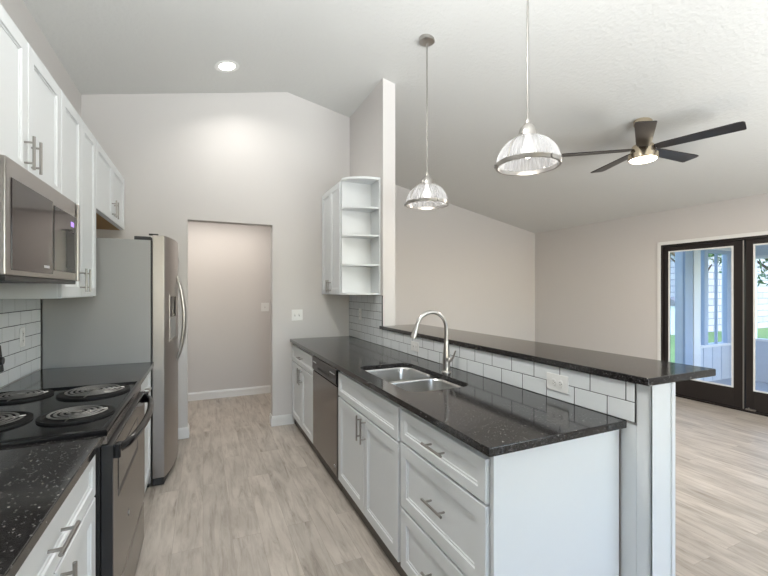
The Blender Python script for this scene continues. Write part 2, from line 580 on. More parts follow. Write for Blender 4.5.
# casing around the glass doors
m = MB()
m.box(XR - .012, XR, DY1, DY1 + .045, 0, DZ + .045, .003)
m.box(XR - .012, XR, DY0 - .045, DY0, 0, DZ + .045, .003)
m.box(XR - .012, XR, DY0, DY1, DZ, DZ + .045, .003)
struct(m.build('trim_1', trim_white))
m = MB()
m.box(XR - .008, XR + .12, DY1 - .03, DY1, 0.0, DZ, .002)
m.box(XR - .008, XR + .12, DY0, DY0 + .03, 0.0, DZ, .002)
m.box(XR - .008, XR + .12, DY0 + .03, DY1 - .03, DZ - .03, DZ, .002)
m.box(XR - .008, XR + .12, DY0 + .03, DY1 - .03, 0.0, 0.02, .002)
struct(m.build('trim_2', door_dark))


def glass_door(name, y0, y1, gy0, gy1, z0, z1, gz0, gz1, hy):
    x0, x1 = XR + .012, XR + .055
    m_ = MB()
    m_.box(x0, x1, y0, gy0, z0, z1, .002); m_.box(x0, x1, gy1, y1, z0, z1, .002)
    m_.box(x0, x1, gy0, gy1, z0, gz0, .002); m_.box(x0, x1, gy0, gy1, gz1, z1, .002)
    d = struct(m_.build(name, door_dark))
    m_ = MB()
    w = .018
    for a in (x0 - .008,):
        m_.box(a, a + .010, gy0, gy0 + w, gz0, gz1, .002); m_.box(a, a + .010, gy1 - w, gy1, gz0, gz1, .002)
        m_.box(a, a + .010, gy0 + w, gy1 - w, gz0, gz0 + w, .002); m_.box(a, a + .010, gy0 + w, gy1 - w, gz1 - w, gz1, .002)
    m_.build('glazing_bead', trim_white, d)
    m_ = MB(); m_.box(x0 + .02, x0 + .024, gy0, gy1, gz0, gz1)
    m_.build('pane', pane_glass, d)
    return d


d1 = glass_door('door_1', 2.527, 3.435, 2.638, 3.377, 0.022, 2.034, 0.258, 1.975, 0)
m = MB(); m.box(XR - .004, XR + .012, 2.530, 2.542, .03, 2.03, .003); m.build('astragal', nickel, d1)
d2 = glass_door('door_2', 1.583, 2.519, 1.69, 2.446, 0.022, 2.034, 0.258, 1.975, 0)
m = MB(); m.box(XR - .02, XR + .012, 2.42, 2.51, .028, .045, .003); m.cyl((XR - .01, 2.48, .045), .007, .012); m.build('floor_bolt', nickel, d2)
m = MB(); m.box(XR + .002, XR + .013, 1.61, 1.65, .94, 1.12, .003); m.tube([(XR + .01, 1.63, 1.03), (XR - .04, 1.63, 1.03), (XR - .045, 1.66, 1.03), (XR - .045, 1.74, 1.03)], .008); m.build('door_handle', nickel, d2)

# ------------------------------------------------------------------ enclosed porch and garden
m = MB(); m.box(XR + .12, 8.32, -1.2, 3.82, -.12, -.04)
struct(m.build('floor_porch', concrete))
m = MB(); m.box(XR + .12, 8.5, -1.2, 3.95, 2.42, 2.5)
struct(m.build('ceiling_porch', porch_white))
m = MB()   # end wall
grid_solid(m, 'Y', 3.70, 3.82, (6.10, 8.32, -.04, 2.42), [(6.45, 6.78, 0.05, 2.18), (7.19, 8.10, 0.56, 2.10)])
pw = struct(m.build('wall_porch_end', porch_paint))
m = MB(); m.box(6.78, 6.98, 3.67, 3.71, -.04, 2.42, .004); m.build('post', porch_blue, pw)
m = MB(); m.box(6.985, 7.17, 3.66, 3.71, -.04, 2.42, .004); m.build('post', porch_white, pw)
m = MB(); m.box(7.175, 8.18, 3.66, 3.72, .52, .56, .004); m.build('window_sill', porch_white, pw)
m = MB()
for x in (7.31, 7.97): m.box(x, x + .11, 3.68, 3.74, .56, 2.10, .004)
m.box(7.42, 7.97, 3.68, 3.74, 2.04, 2.10, .004)
m.box(7.69, 7.71, 3.69, 3.73, .56, 2.04, .002)
m.build('window_frame', porch_blue, pw)
m = MB(); m.box(7.175, 8.18, 3.67, 3.70, 2.10, 2.17, .004); m.build('window_header', porch_white, pw)
m = MB()
for k in range(4): m.box(7.31 + k * .26, 7.316 + k * .26, 3.694, 3.70, -.03, .52)
m.build('batten', porch_blue, pw)
m = MB()   # outer wall
grid_solid(m, 'X', 8.20, 8.32, (-1.2, 3.70, -.04, 2.42), [(2.55, 3.45, .62, 2.0), (1.2, 2.3, .62, 2.0), (-.4, .9, .62, 2.0)])
pw = struct(m.build('wall_porch_right', porch_paint))
m = MB()
for (a, c_) in ((2.55, 3.45), (1.2, 2.3), (-.4, .9)):
    m.box(8.17, 8.25, a, a + .05, .62, 2.0, .003); m.box(8.17, 8.25, c_ - .05, c_, .62, 2.0, .003)
    m.box(8.17, 8.25, a + .05, c_ - .05, 1.95, 2.0, .003); m.box(8.15, 8.25, a + .05, c_ - .05, .62, .66, .003)
m.build('window_frame', porch_white, pw)

m = MB(); m.box(-30, 60, -20, 70, -.45, -.30)
struct(m.build('ground', grass_m, origin=(0, 0, -.45)))

def house(label, x0, x1, y0, y1, h, rise, wx):
    t_ = thing('neighbouring_house', label, 'house', ((x0 + x1) / 2, (y0 + y1) / 2, -.3))
    m_ = MB(); m_.box(x0, x1, y0, y1, -.3, h); m_.build('wall', siding, t_)
    m_ = MB(); m_.prism([(y0 - .35, h), (y1 + .35, h), ((y0 + y1) / 2, h + rise)], x0 - .3, x1 + .3, axis='X'); m_.build('roof', roof_grey, t_)
    m_ = MB(); m_.box(wx, wx + 1.1, y0 - .04, y0 + .02, .8, 1.9, .01); w_ = m_.build('window', trim_white, t_)
    m_ = MB(); m_.box(wx + .08, wx + 1.02, y0 - .06, y0, .88, 1.82); m_.build('pane', slot_dark, w_)


house('pale brick house with grey roof close behind the porch window', 19.2, 32, 9.6, 13.5, 3.2, 1.6, 24.5)
t = thing('garden_shed', 'small pale lavender garden shed with grey roof on the lawn', 'shed', (17.7, 9.75, -.3))
m = MB(); m.box(16.9, 18.5, 9.3, 10.2, -.3, .85, .01); m.build('wall', porch_paint, t)
m = MB(); m.prism([(9.15, .85), (10.35, .85), (9.75, 1.2)], 16.8, 18.6, axis='X'); m.build('roof', roof_grey, t)


def tree(x, y, h, r, label, seed, n=2600):
    rnd = random.Random(seed)
    t_ = thing('tree', label, 'tree', (x, y, -.3), 0, 'garden trees')
    m_ = MB()
    pts = [(x + rnd.uniform(-.08, .08) * k, y + rnd.uniform(-.08, .08) * k, -.3 + (h * .7) * k / 5) for k in range(6)]
    m_.tube(pts, [.16 - .022 * k for k in range(6)], 8)
    for q in range(5):
        a = q * 1.3; z = h * (.35 + .06 * q)
        m_.tube([(x, y, z), (x + math.cos(a) * r * .4, y + math.sin(a) * r * .4, z + r * .3), (x + math.cos(a) * r * .7, y + math.sin(a) * r * .7, z + r * .55)], [.06, .04, .02], 6)
    m_.build('trunk', bark, t_)
    m_ = MB()
    bm = m_.bm
    cs = [(Vector((rnd.uniform(-.6, .6) * r, rnd.uniform(-.6, .6) * r, h - r + rnd.uniform(-.6, .6) * r)), rnd.uniform(.35, .6) * r) for _ in range(14)]
    for _ in range(n):
        c_, rr = rnd.choice(cs)
        d = Vector((rnd.gauss(0, 1), rnd.gauss(0, 1), rnd.gauss(0, 1))).normalized() * rr * rnd.uniform(.6, 1)
        p = Vector((x, y, 0)) + c_ + d
        a = Vector((rnd.gauss(0, 1), rnd.gauss(0, 1), rnd.gauss(0, 1))).normalized()
        b_ = a.orthogonal().normalized(); s_ = rnd.uniform(.07, .13)
        vs = [bm.verts.new(p + a * s_), bm.verts.new(p + b_ * s_ * .5), bm.verts.new(p - a * s_), bm.verts.new(p - b_ * s_ * .5)]
        bm.faces.new(vs)
    m_.build('foliage', leaf, t_, recalc=False)


tree(14.2, 7.4, 4.5, 1.3, 'leafy green tree behind the left edge of the glass door', 3, 2200)
tree(17.6, 6.6, 4.6, 1.6, 'leafy green tree seen through the right glass door', 9, 2200)


# ------------------------------------------------------------------ cabinet kit (local: x along width, front towards -y, origin back-left-bottom)
def door_mesh(x0, x1, z0, z1, yf, rail=0.058, th=0.019):
    """shaker door: front plane at y=yf, thickness towards +y"""
    m_ = MB()
    prof = [(0.0, th), (0.0, .0025), (.0025, 0.0), (rail, 0.0), (rail + .003, .005), (rail + .010, .0055), (rail + .012, .0085)]
    rings = []
    for ins, dep in prof:
        rings.append([(x0 + ins, yf + dep, z0 + ins), (x1 - ins, yf + dep, z0 + ins), (x1 - ins, yf + dep, z1 - ins), (x0 + ins, yf + dep, z1 - ins)])
    m_.loops(rings, cap0=True, cap1=True)
    return m_


def pull_mesh(c, length, vertical, out=0.031, r=0.0056):
    """bar pull; c on the door front (x, yf, z)"""
    x, y, z = c
    m_ = MB()
    h = length / 2
    k = h - .026
    if vertical:
        m_.tube([(x, y - out, z - h), (x, y - out, z + h)], r, 12)
        for s_ in (-k, k): m_.tube([(x, y + .001, z + s_), (x, y - out, z + s_)], r * .8, 10)
    else:
        m_.tube([(x - h, y - out, z), (x + h, y - out, z)], r, 12)
        for s_ in (-k, k): m_.tube([(x + s_, y + .001, z), (x + s_, y - out, z)], r * .8, 10)
    return m_


def cabinet(name, label, cat, loc, rotz, w, d, z0, z1, fronts, toe=None, group=None, body_extra=None, under=None):
    """fronts: list of dict(kind, x0,x1,z0,z1, pull=(x,z,vertical,len))"""
    t_ = thing(name, label, cat, loc, rotz, group)
    yf = -d
    m_ = MB()
    zb = toe if toe else z0
    if toe is not None:   # open-top box under a worktop
        m_.box(0, .017, -d + .0195, 0, toe, z1); m_.box(w - .017, w, -d + .0195, 0, toe, z1)
        m_.box(.017, w - .017, -d + .0195, 0, toe, toe + .017); m_.box(.017, w - .017, -.012, 0, toe + .017, z1)
        m_.box(.017, w - .017, -d + .0195, -d + .038, toe + .017, z1)
    else:
        m_.box(0, w, -d + .019, 0, z0, z1, .001)
    m_.build('body', cab_white, t_, world=False)
    if toe:
        m_ = MB(); m_.box(0, w, -d + .032, -.02, 0, toe - .001)
        m_.build('toe_kick', toe_dark, t_, world=False)
    if under:
        m_ = MB(); m_.box(.018, w - .018, -d + .035, -.01, z0 - .003, z0); m_.build('underside', raw_wood, t_, world=False)
    for f in fronts:
        dm = door_mesh(f['x0'], f['x1'], f['z0'], f['z1'], yf, f.get('rail', .058))
        o_ = dm.build(f['kind'], cab_white, t_, world=False)
        if f.get('pull'):
            px, pz, vert, ln = f['pull']
            pull_mesh((px, yf, pz), ln, vert).build('handle', chrome_dark, o_, world=False)
    return t_


G = 0.004
R90 = PI / 2
# left side cabinets: face +X.  local x -> world +Y, local -y -> world +X
UD = 0.325   # upper depth -> face X=-.668
def upper(name, label, y0, y1, z0, z1, doors, pulls, under=False, group='white wall cabinets on the left'):
    w = y1 - y0
    fr = []
    n = len(doors) - 1
    for i in range(n):
        fr.append(dict(kind='door', x0=doors[i] - y0 + (.003), x1=doors[i + 1] - y0 - .003, z0=z0 + .004, z1=z1 - .022,
                       pull=(pulls[i][0] - y0, pulls[i][1], True, .135)))
    return cabinet(name, label, 'cabinet', (XL, y0, 0), R90, w, UD, z0, z1, fr, group=group, under=under)


ZT = 2.472
upper('wall_cabinet', 'white two-door wall cabinet directly above the microwave', 1.700, 2.520, 1.878, ZT, [1.700, 2.098, 2.520], [(2.058, 1.985), (2.132, 1.985)])
upper('wall_cabinet', 'tall white two-door wall cabinet between microwave and refrigerator', 2.524, 3.246, 1.387, ZT, [2.524, 2.895, 3.246], [(2.853, 1.49), (2.937, 1.49)])
upper('wall_cabinet', 'short white two-door wall cabinet hung above the refrigerator', 3.250, 4.309, 1.982, ZT, [3.250, 3.785, 4.300], [(3.745, 2.075), (3.825, 2.075)], under=True)

# left base cabinets
BD = 0.636   # face X = -.363
def base_left(label, y0, y1, doors, with_drawer=True, pulls=None, group='white base cabinets on the left'):
    w = y1 - y0
    fr = []
    n = len(doors) - 1
    for i in range(n):
        a, b_ = doors[i] - y0 + .003, doors[i + 1] - y0 - .003
        fr.append(dict(kind='drawer', x0=a, x1=b_, z0=.712, z1=.868, rail=.040, pull=((a + b_) / 2, .79, False, .135)))
        px = (b_ - .032) if pulls[i] == 'r' else (a + .032)
        fr.append(dict(kind='door', x0=a, x1=b_, z0=.114, z1=.704, pull=(px, .60, True, .135)))
    return cabinet('base_cabinet', label, 'cabinet', (XL + .001, y0, 0), R90, w, BD, 0, .882, fr, toe=.11, group=group)


cabinet('base_cabinet', 'white base cabinet with wide drawer over two doors at lower left, before the range', 'cabinet', (XL + .001, .856, 0), R90, .840, BD, 0, .882,
        [dict(kind='drawer', x0=.006, x1=.834, z0=.712, z1=.868, rail=.040, pull=(.414, .79, False, .150)),
         dict(kind='door', x0=.006, x1=.416, z0=.114, z1=.704, pull=(.384, .625, True, .150)),
         dict(kind='door', x0=.422, x1=.834, z0=.114, z1=.704, pull=(.456, .625, True, .150))], toe=.11, group='white base cabinets on the left')
bc = base_left('narrow white base cabinet between the range and the refrigerator', 2.580, 3.314, [2.580, 3.308], pulls=['l'])
base_left('white base cabinet under the nearest end of the left counter', 0.20, 0.852, [0.20, 0.852], pulls=['r'])


def slab(name, label, pts, z0, z1, hole=None, bev=.004, cat='countertop', group=None):
    t_ = bmesh.new()
    def loop(pp):
        vs = [t_.verts.new((p[0], p[1], z1)) for p in pp]
        return [t_.edges.new((vs[i], vs[(i + 1) % len(vs)])) for i in range(len(vs))]
    ed = loop(pts)
    if hole: ed += loop(hole)
    bmesh.ops.triangle_fill(t_, use_beauty=True, use_dissolve=False, edges=ed)
    r_ = bmesh.ops.extrude_face_region(t_, geom=t_.faces[:])
    bmesh.ops.translate(t_, vec=(0, 0, z0 - z1), verts=[g for g in r_['geom'] if isinstance(g, bmesh.types.BMVert)])
    bmesh.ops.recalc_face_normals(t_, faces=t_.faces[:])
    es = [e_ for e_ in t_.edges if len(e_.link_faces) == 2 and e_.calc_face_angle(0) > 1.0]
    bmesh.ops.bevel(t_, geom=es, offset=bev, segments=2, profile=.5, affect='EDGES')
    m_ = MB(); m_.merge(t_)
    o_ = m_.build(name, quartz)
    return tag(o_, label, cat, group)


CT0, CT1 = 0.883, 0.914
slab('countertop', 'black speckled quartz counter at lower left, in front of the range', [(XL + .011, .18), (-.324, .18), (-.324, 1.704), (XL + .011, 1.704)], CT0, CT1)
slab('countertop', 'black quartz counter between the range and the refrigerator', [(XL + .011, 2.574), (-.324, 2.574), (-.324, 3.317), (XL + .011, 3.317)], CT0, CT1)

# ------------------------------------------------------------------ peninsula cabinets: face -X. origin at back, local x -> world -Y
PX = 1.520           # back plane
PD = PX - 0.868
def pen(label, y1, y0, fronts, nm='base_cabinet'):
    """y1 far end, y0 near end; front coordinates given in world Y"""
    fr = []
    for (k, ya, yb, z0, z1, rail, pull) in fronts:
        d_ = dict(kind=k, x0=y1 - ya, x1=y1 - yb, z0=z0, z1=z1, rail=rail)
        if pull: d_['pull'] = (y1 - pull[0], pull[1], pull[2], pull[3])
        fr.append(d_)
    return cabinet(nm, label, 'cabinet', (PX, y1, 0), -R90, y1 - y0, PD, 0, .882, fr, toe=.10, group='white base cabinets of the peninsula')


pen('far white base cabinet with one drawer and two doors beside the dishwasher', 4.308, 3.388,
    [('drawer', 4.296, 3.402, .690, .856, .042, (3.85, .775, False, .15)),
     ('door', 4.296, 3.852, .097, .680, .055, (3.885, .60, True, .15)),
     ('door', 3.846, 3.402, .097, .680, .055, (3.813, .60, True, .15))])
pen('white sink base cabinet with wide false front and two doors under the sink', 2.702, 1.734,
    [('drawer', 2.690, 1.746, .690, .856, .042, None),
     ('door', 2.690, 2.211, .097, .680, .058, (2.240, .605, True, .15)),
     ('door', 2.205, 1.746, .097, .680, .058, (2.174, .605, True, .15))])
pen('white base cabinet with three stacked drawers at the near end of the peninsula', 1.730, 1.068,
    [('drawer', 1.718, 1.082, .705, .856, .042, (1.385, .785, False, .15)),
     ('drawer', 1.718, 1.082, .391, .695, .058, (1.385, .550, False, .15)),
     ('drawer', 1.718, 1.082, .097, .381, .058, (1.385, .240, False, .15))])
# decorative end panel
t = thing('cabinet_end_panel', 'plain white panel closing the near end of the peninsula cabinets', 'panel', (1.2, 1.06, 0))
m = MB(); m.box(.900, 1.512, 1.059, 1.066, 0, .882, .001); m.build('panel', cab_white, t)
m = MB(); m.box(.880, .903, 1.054, 1.066, 0, .882, .002); m.build('corner_stile', cab_white, t)

# worktop with sink hole
def rrect(x0, x1, y0, y1, r, n=6):
    out = []
    for cx, cy, a0 in ((x1 - r, y1 - r, 0), (x0 + r, y1 - r, 90), (x0 + r, y0 + r, 180), (x1 - r, y0 + r, 270)):
        for k in range(n + 1):
            a = math.radians(a0 + 90 * k / n)
            out.append((cx + r * math.cos(a), cy + r * math.sin(a)))
    return out


SX0, SX1, SY0, SY1 = 0.952, 1.335, 1.765, 2.530
slab('countertop', 'long black quartz counter of the peninsula around the sink', [(.848, 1.036), (1.5275, 1.036), (1.5275, 4.311), (.848, 4.311)], CT0, CT1, hole=rrect(SX0, SX1, SY0, SY1, .07))

# sink: two undermount bowls
t = thing('kitchen_sink', 'double-bowl stainless undermount sink set in the black peninsula counter', 'sink', ((SX0 + SX1) / 2, (SY0 + SY1) / 2, .68))
for (ya, yb) in ((SY0 + .0, 2.128), (2.154, SY1)):
    rings = []
    for ins, z in ((-.012, CT0 - .0005), (.004, CT0 - .0005), (.010, .875), (.022, .72), (.035, .695), (.06, .688), (.14, .686)):
        rr = max(.02, .07 - ins * .3)
        rings.append([(x, y, z) for x, y in rrect(SX0 + ins, SX1 - ins, ya + ins * (1 if ya == SY0 else .9), yb - ins * (1 if yb == SY1 else .9), rr)])
    m = MB(); m.loops(rings, cap1=True)
    o = m.build('basin', sink_steel, t, recalc=False)
    cx, cy = (SX0 + SX1) / 2, (ya + yb) / 2
    m = MB(); m.lathe([(.055, .6875), (.053, .690), (.038, .689), (.034, .684), (.006, .684)], (cx, cy, 0), 24, cap1=True)
    m.build('drain', chrome_dark, o)

# faucet
FX, FY = 1.395, 2.12
t = thing('faucet', 'brushed nickel gooseneck faucet with pull-down head behind the sink', 'faucet', (FX, FY, CT1))
m = MB(); m.lathe([(.030, CT1), (.030, CT1 + .006), (.024, CT1 + .012), (.022, CT1 + .04), (.0235, CT1 + .075), (.021, CT1 + .12), (.016, CT1 + .17), (.0135, CT1 + .20)], (FX, FY, 0), 24, cap0=True, cap1=True)
m.build('body', nickel, t)
pts = [(FX, FY, CT1 + .195), (FX, FY, 1.17), (FX, FY, 1.188)]
for k in range(1, 15):
    a = PI * k / 14 * .93
    pts.append((FX - .108 + .108 * math.cos(a), FY, 1.188 + .108 * math.sin(a)))
m = MB(); m.tube(pts, .0125, 14); m.build('neck', nickel, t)
e0, e1 = Vector(pts[-1]), (Vector(pts[-1]) - Vector(pts[-2])).normalized()
m = MB(); m.tube([e0 - e1 * .004, e0 + e1 * .02, e0 + e1 * .055, e0 + e1 * .075], [.0135, .0155, .019, .0195], 16)
m.build('spray_head', nickel, t)
m = MB(); m.lathe([(.014, 0), (.015, .006), (.015, .026), (.010, .032)], (FX, FY - .018, CT1 + .085), 16, '-Y', True, True)
m.tube([(FX, FY - .045, CT1 + .085), (FX + .006, FY - .062, CT1 + .098), (FX + .012, FY - .082, CT1 + .145)], [.007, .006, .0045], 10)
m.build('lever', nickel, t)

# dishwasher
DW0, DW1 = 2.706, 3.384
t = thing('dishwasher', 'stainless dishwasher with black control strip built into the peninsula', 'dishwasher', (1.2, (DW0 + DW1) / 2, 0))
m = MB(); m.box(.898, 1.50, DW0, DW1, .10, .878); m.build('body', satin_black, t)
m = MB(); m.box(.863, .898, DW0 + .003, DW1 - .003, .105, .745, .004); m.build('door', stainless_dark, t)
m = MB(); m.prism([(.898, .745), (.898, .876), (.871, .876), (.857, .862), (.857, .768), (.867, .749)], DW0 + .003, DW1 - .003, .002, axis='Y')
o = m.build('control_panel', gloss_black, t)
m = MB(); m.box(.8555, .8585, 2.89, 3.20, .785, .803, .001); m.build('handle_recess', slot_dark, o)
m = MB()
m.box(.8555, .8575, 2.74, 2.86, .823, .831, .0008)
m.build('button_row', grey_mark, o)
m = MB(); m.box(.8555, .8575, 3.25, 3.36, .823, .831, .0008)
m.build('button_row', grey_mark, o)
m = MB(); m.box(.861, .864, 2.74, 2.77, .16, .175, .001); m.build('badge', grey_mark, t)
m = MB(); m.box(.897, .920, DW0, DW1, 0.0, .099); m.build('toe_kick', toe_dark, t)


# ------------------------------------------------------------------ tiled backsplashes
def tile_field(root, xf, y0, y1, z0, rows, rh, z_top, facing, phase, tl=0.16, cut=()):
    """running bond on plane x=xf; facing -1 looks to -X"""
    g = .0021
    mt = MB(); mg = MB()
    th = .0075
    for r_ in range(rows):
        za = z0 + r_ * rh
        zb = min(z0 + (r_ + 1) * rh, z_top) if r_ < rows - 1 else z_top
        if zb - za < .01: continue
        off = phase + (tl / 2 if r_ % 2 else 0)
        k = math.floor((y0 - off) / tl)
        y = off + k * tl
        while y < y1:
            a, b_ = max(y, y0), min(y + tl, y1)
            if b_ - a > .008:
                xa, xb = (xf, xf + th) if facing < 0 else (xf - th, xf)
                mt.box(xa, xb, a + g, b_ - g, za + g * .8, zb - g * .8, .0009, 1)
            y += tl
    if facing < 0: mg.box(xf + .0010, xf + th + .001, y0, y1, z0, z_top)
    else: mg.box(xf - th - .001, xf - .0010, y0, y1, z0, z_top)
    return mt, mg


RH = .0785
t = thing('tile_backsplash', 'white subway tile with dark grout along the peninsula behind the sink', 'backsplash', (1.524, 2.2, CT1))
mt, mg = tile_field(t, 1.5205, 1.000, 3.388, CT1 + .001, 2, RH, 1.0685, -1, 1.117)
mt2, mg2 = tile_field(t, 1.5205, 3.3915, 4.312, CT1 + .001, 6, RH, 1.385, -1, 1.117)
# merge the two fields
def join(a, b_):
    me_ = bpy.data.meshes.new('tmp'); b_.bm.to_mesh(me_); a.bm.from_mesh(me_); bpy.data.meshes.remove(me_); b_.bm.free()
join(mt, mt2); join(mg, mg2)
mt.build('tiles', tile_white, t); mg.build('grout', grout_dark, t)
m = MB(); m.box(1.517, 1.529, 3.387, 3.3915, 1.101, 1.385, .0015); m.build('edge_strip', grout_dark, t)
t = thing('tile_backsplash', 'white subway tile with dark grout on the left wall behind the range', 'backsplash', (XL, 1.8, CT1))
mt, mg = tile_field(t, XL + .0095, .18, 3.315, CT1 + .001, 6, RH, 1.386, 1, 3.00, tl=.158)
mt.build('tiles', tile_white, t); mg.build('grout', grout_dark, t)
m = MB(); m.box(XL + .0005, XL + .0105, 3.315, 3.321, CT1, 1.386, .001); m.build('edge_strip', grout_dark, t)

# bar top
slab('bar_top', 'raised black quartz bar ledge on the half wall beyond the sink',
     [(1.507, .940), (1.953, .940), (1.953, 3.430), (1.660, 3.430), (1.660, 3.385), (1.5195, 3.385), (1.5195, 3.425), (1.507, 3.425)], 1.0705, 1.1005, bev=.004, cat='bar counter')


# outlets and switches: local plate in XZ plane facing -Y
def plate(label, loc, rotz, w, h, kind, group):
    t_ = thing('wall_outlet' if kind.startswith('outlet') else 'light_switch', label, 'outlet' if kind.startswith('outlet') else 'light switch', loc, rotz, group)
    m_ = MB(); m_.box(-w / 2, w / 2, -.006, 0, -h / 2, h / 2, .0025); m_.build('cover_plate', plastic_white, t_, world=False)
    if kind == 'outlet_h' or kind == 'outlet_v':
        for s_ in (-1, 1):
            cx, cz = (s_ * .0195, 0) if kind == 'outlet_h' else (0, s_ * .0195)
            m_ = MB(); m_.lathe([(.0165, 0), (.0165, .0015), (.0155, .0025)], (cx, -.0055, cz), 20, '-Y', True, True)
            o_ = m_.build('socket', plastic_white, t_, world=False)
            m_ = MB()
            if kind == 'outlet_h':
                for q in (-.005, .005): m_.box(cx - .004, cx + .004, -.0086, -.0075, cz + q - .001, cz + q + .001)
                m_.cyl((cx + .009, -.0075, cz), .0022, .0011, '-Y', 10)
            else:
                for q in (-.005, .005): m_.box(cx + q - .001, cx + q + .001, -.0086, -.0075, cz - .004, cz + .004)
                m_.cyl((cx, -.0075, cz - .009), .0022, .0011, '-Y', 10)
            m_.build('slots', slot_dark, o_, world=False)
    else:
        n = 2 if kind == 'switch2' else 1
        for k in range(n):
            cx = 0 if n == 1 else (-.023 + .046 * k)
            m_ = MB(); m_.box(cx - .005, cx + .005, -.0066, -.0055, -.012, .012); s1 = m_.build('toggle_slot', slot_dark, t_, world=False)
            m_ = MB(); m_.prism([(-.0055, -.009), (-.0055, .009), (-.017, .012), (-.017, .005)], cx - .004, cx + .004, .0008, axis='X'); m_.build('toggle', plastic_white, t_, world=False)
    return t_


plate('white double outlet plate on the tiles at the near end of the bar', (1.5204, 1.3675, .994), -R90, .125, .080, 'outlet_h', None)
plate('white outlet plate on the tiles behind the faucet', (1.5204, 2.75, .991), -R90, .118, .076, 'outlet_h', None)
plate('white outlet plate on the tiles under the open corner shelves', (1.5204, 3.95, 1.183), -R90, .074, .118, 'outlet_v', None)
plate('white outlet plate on the tiled left wall above the range', (XL + .0096, 3.012, 1.155), R90, .062, .115, 'outlet_v', None)
plate('white double toggle light switch on the back wall beside the far counter', (.926, YB - .0002, 1.167), 0, .118, .118, 'switch2', None)
plate('white toggle light switch on the hallway wall through the doorway', (.788, 5.7518, 1.204), 0, .105, .118, 'switch1', None)

# ------------------------------------------------------------------ right wall cabinet with open corner shelves
t = cabinet('wall_cabinet', 'white wall cabinet with two narrow doors beside the open corner shelves', 'cabinet', (1.528, 4.311, 0), -R90, .648, .330, 1.390, 2.500,
            [dict(kind='door', x0=.008, x1=.318, z0=1.394, z1=2.480, rail=.052, pull=(.288, 1.475, True, .13)),
             dict(kind='door', x0=.324, x1=.636, z0=1.394, z1=2.480, rail=.052, pull=(.354, 1.475, True, .13))])
t = thing('corner_shelf_unit', 'white open curved end shelf unit beside the small wall cabinet', 'shelf', (1.4, 3.62, 1.395))
ya, yb, xa, xb = 3.440, 3.661, 1.200, 1.528
m = MB(); m.box(xa + .012, xb, yb - .016, yb, 1.390, 2.50, .001); m.build('back_panel', cab_in, t)
m = MB(); m.box(xb - .016, xb, ya, yb - .016, 1.390, 2.50, .001); m.build('side_panel', cab_in, t)
def shelf_poly(xa_, ya_):
    out = [(xb - .016, yb - .016), (xa_, yb - .016)]
    for k in range(0, 13):
        a = PI + (PI / 2) * k / 12
        out.append((xb - .016 + (xb - .016 - xa_) * math.cos(a), yb - .016 - .02 + (yb - .036 - ya_) * math.sin(a)))
    return out
for z0, z1, nm in ((1.390, 1.408, 'bottom_board'), (1.664, 1.680, 'shelf'), (1.940, 1.956, 'shelf'), (2.202, 2.218, 'shelf'), (2.478, 2.50, 'top_board')):
    m = MB(); m.prism(shelf_poly(xa + .004, ya + .004), z0, z1, .0015); m.build(nm, cab_in, t)

# ------------------------------------------------------------------ microwave
MY0, MY1, MZ0, MZ1, MX = 1.704, 2.518, 1.466, 1.874, -0.590
t = thing('microwave', 'stainless over-the-range microwave mounted under the white wall cabinet', 'microwave', (-.8, (MY0 + MY1) / 2, MZ0))
m = MB(); m.box(XL + .001, MX - .03, MY0, MY1, MZ0, MZ1, .004); m.build('body', stainless, t)
m = MB(); m.box(MX - .03, MX, MY0, MY1, MZ0 + .012, MZ1, .006); o = m.build('door', stainless, t)
m = MB(); m.box(MX - .001, MX + .003, MY0 + .04, 2.145, 1.497, 1.810, .0015); m.build('window', mw_window, o)
m = MB(); m.box(MX - .001, MX + .0025, 2.165, 2.485, 1.515, 1.798, .001); c = m.build('control_panel', gloss_black, t)
m = MB(); m.box(MX + .002, MX + .0035, 2.40, 2.45, 1.742, 1.765); m.build('display', display, c)
m = MB(); m.box(MX + .002, MX + .0032, 2.335, 2.450, 1.535, 1.710, .0005)
m.build('button_grid', satin_black, c)
m = MB(); m.box(MX + .0025, MX + .0045, 2.04, 2.10, 1.52, 1.531, .0005); m.build('badge', grey_mark, o)
m = MB(); m.box(MX - .002, MX + .013, 2.494, 2.516, 1.475, 1.868, .006, 3)
m.build('handle', stainless, o)
m = MB()
for k in range(9): m.box(MX - .10 - k * .022, MX - .09 - k * .022, MY0 + .1, MY1 - .1, MZ0 - .004, MZ0)
m.box(MX - .04, MX - .004, MY0 + .01, MY1 - .01, MZ0 - .006, MZ0 + .012, .002)
m.build('vent_grille', satin_black, t)

# ------------------------------------------------------------------ range
RY0, RY1, RF = 1.712, 2.570, -0.325
t = thing('electric_range', 'black and stainless coil-top electric range between two black counters', 'range', (-.66, (RY0 + RY1) / 2, 0))
m = MB(); m.box(XL + .012, RF - .01, RY0, RY1, .03, .905, .003); m.build('body', satin_black, t)
m = MB()
rings = []
for ins, z in ((0, .905), (0, .922), (.004, .928), (.016, .930), (.024, .922)):
    rings.append([(XL + .012 + ins, RY0 + ins, z), (RF + .012 - ins, RY0 + ins, z), (RF + .012 - ins, RY1 - ins, z), (XL + .012 + ins, RY1 - ins, z)])
m.loops(rings, cap0=True, cap1=True)
cook = m.build('cooktop', cook_black, t)
m = MB(); m.prism([(XL + .012, .92), (XL + .050, .92), (XL + .050, 1.02), (XL + .086, 1.03), (XL + .074, 1.16), (XL + .012, 1.165)], RY0 + .002, RY1 - .002, .004, axis='Y')
bg = m.build('control_backguard', gloss_black, t)
for k, y in enumerate((1.79, 1.87, 2.41, 2.50)):
    for _ in (0,):
        m = MB(); m.lathe([(.024, 0), (.023, .012), (.019, .026), (.017, .028)], (XL + .078, y, 1.09), 18, 'X', True, True)
        m.build('knob', satin_black, bg)
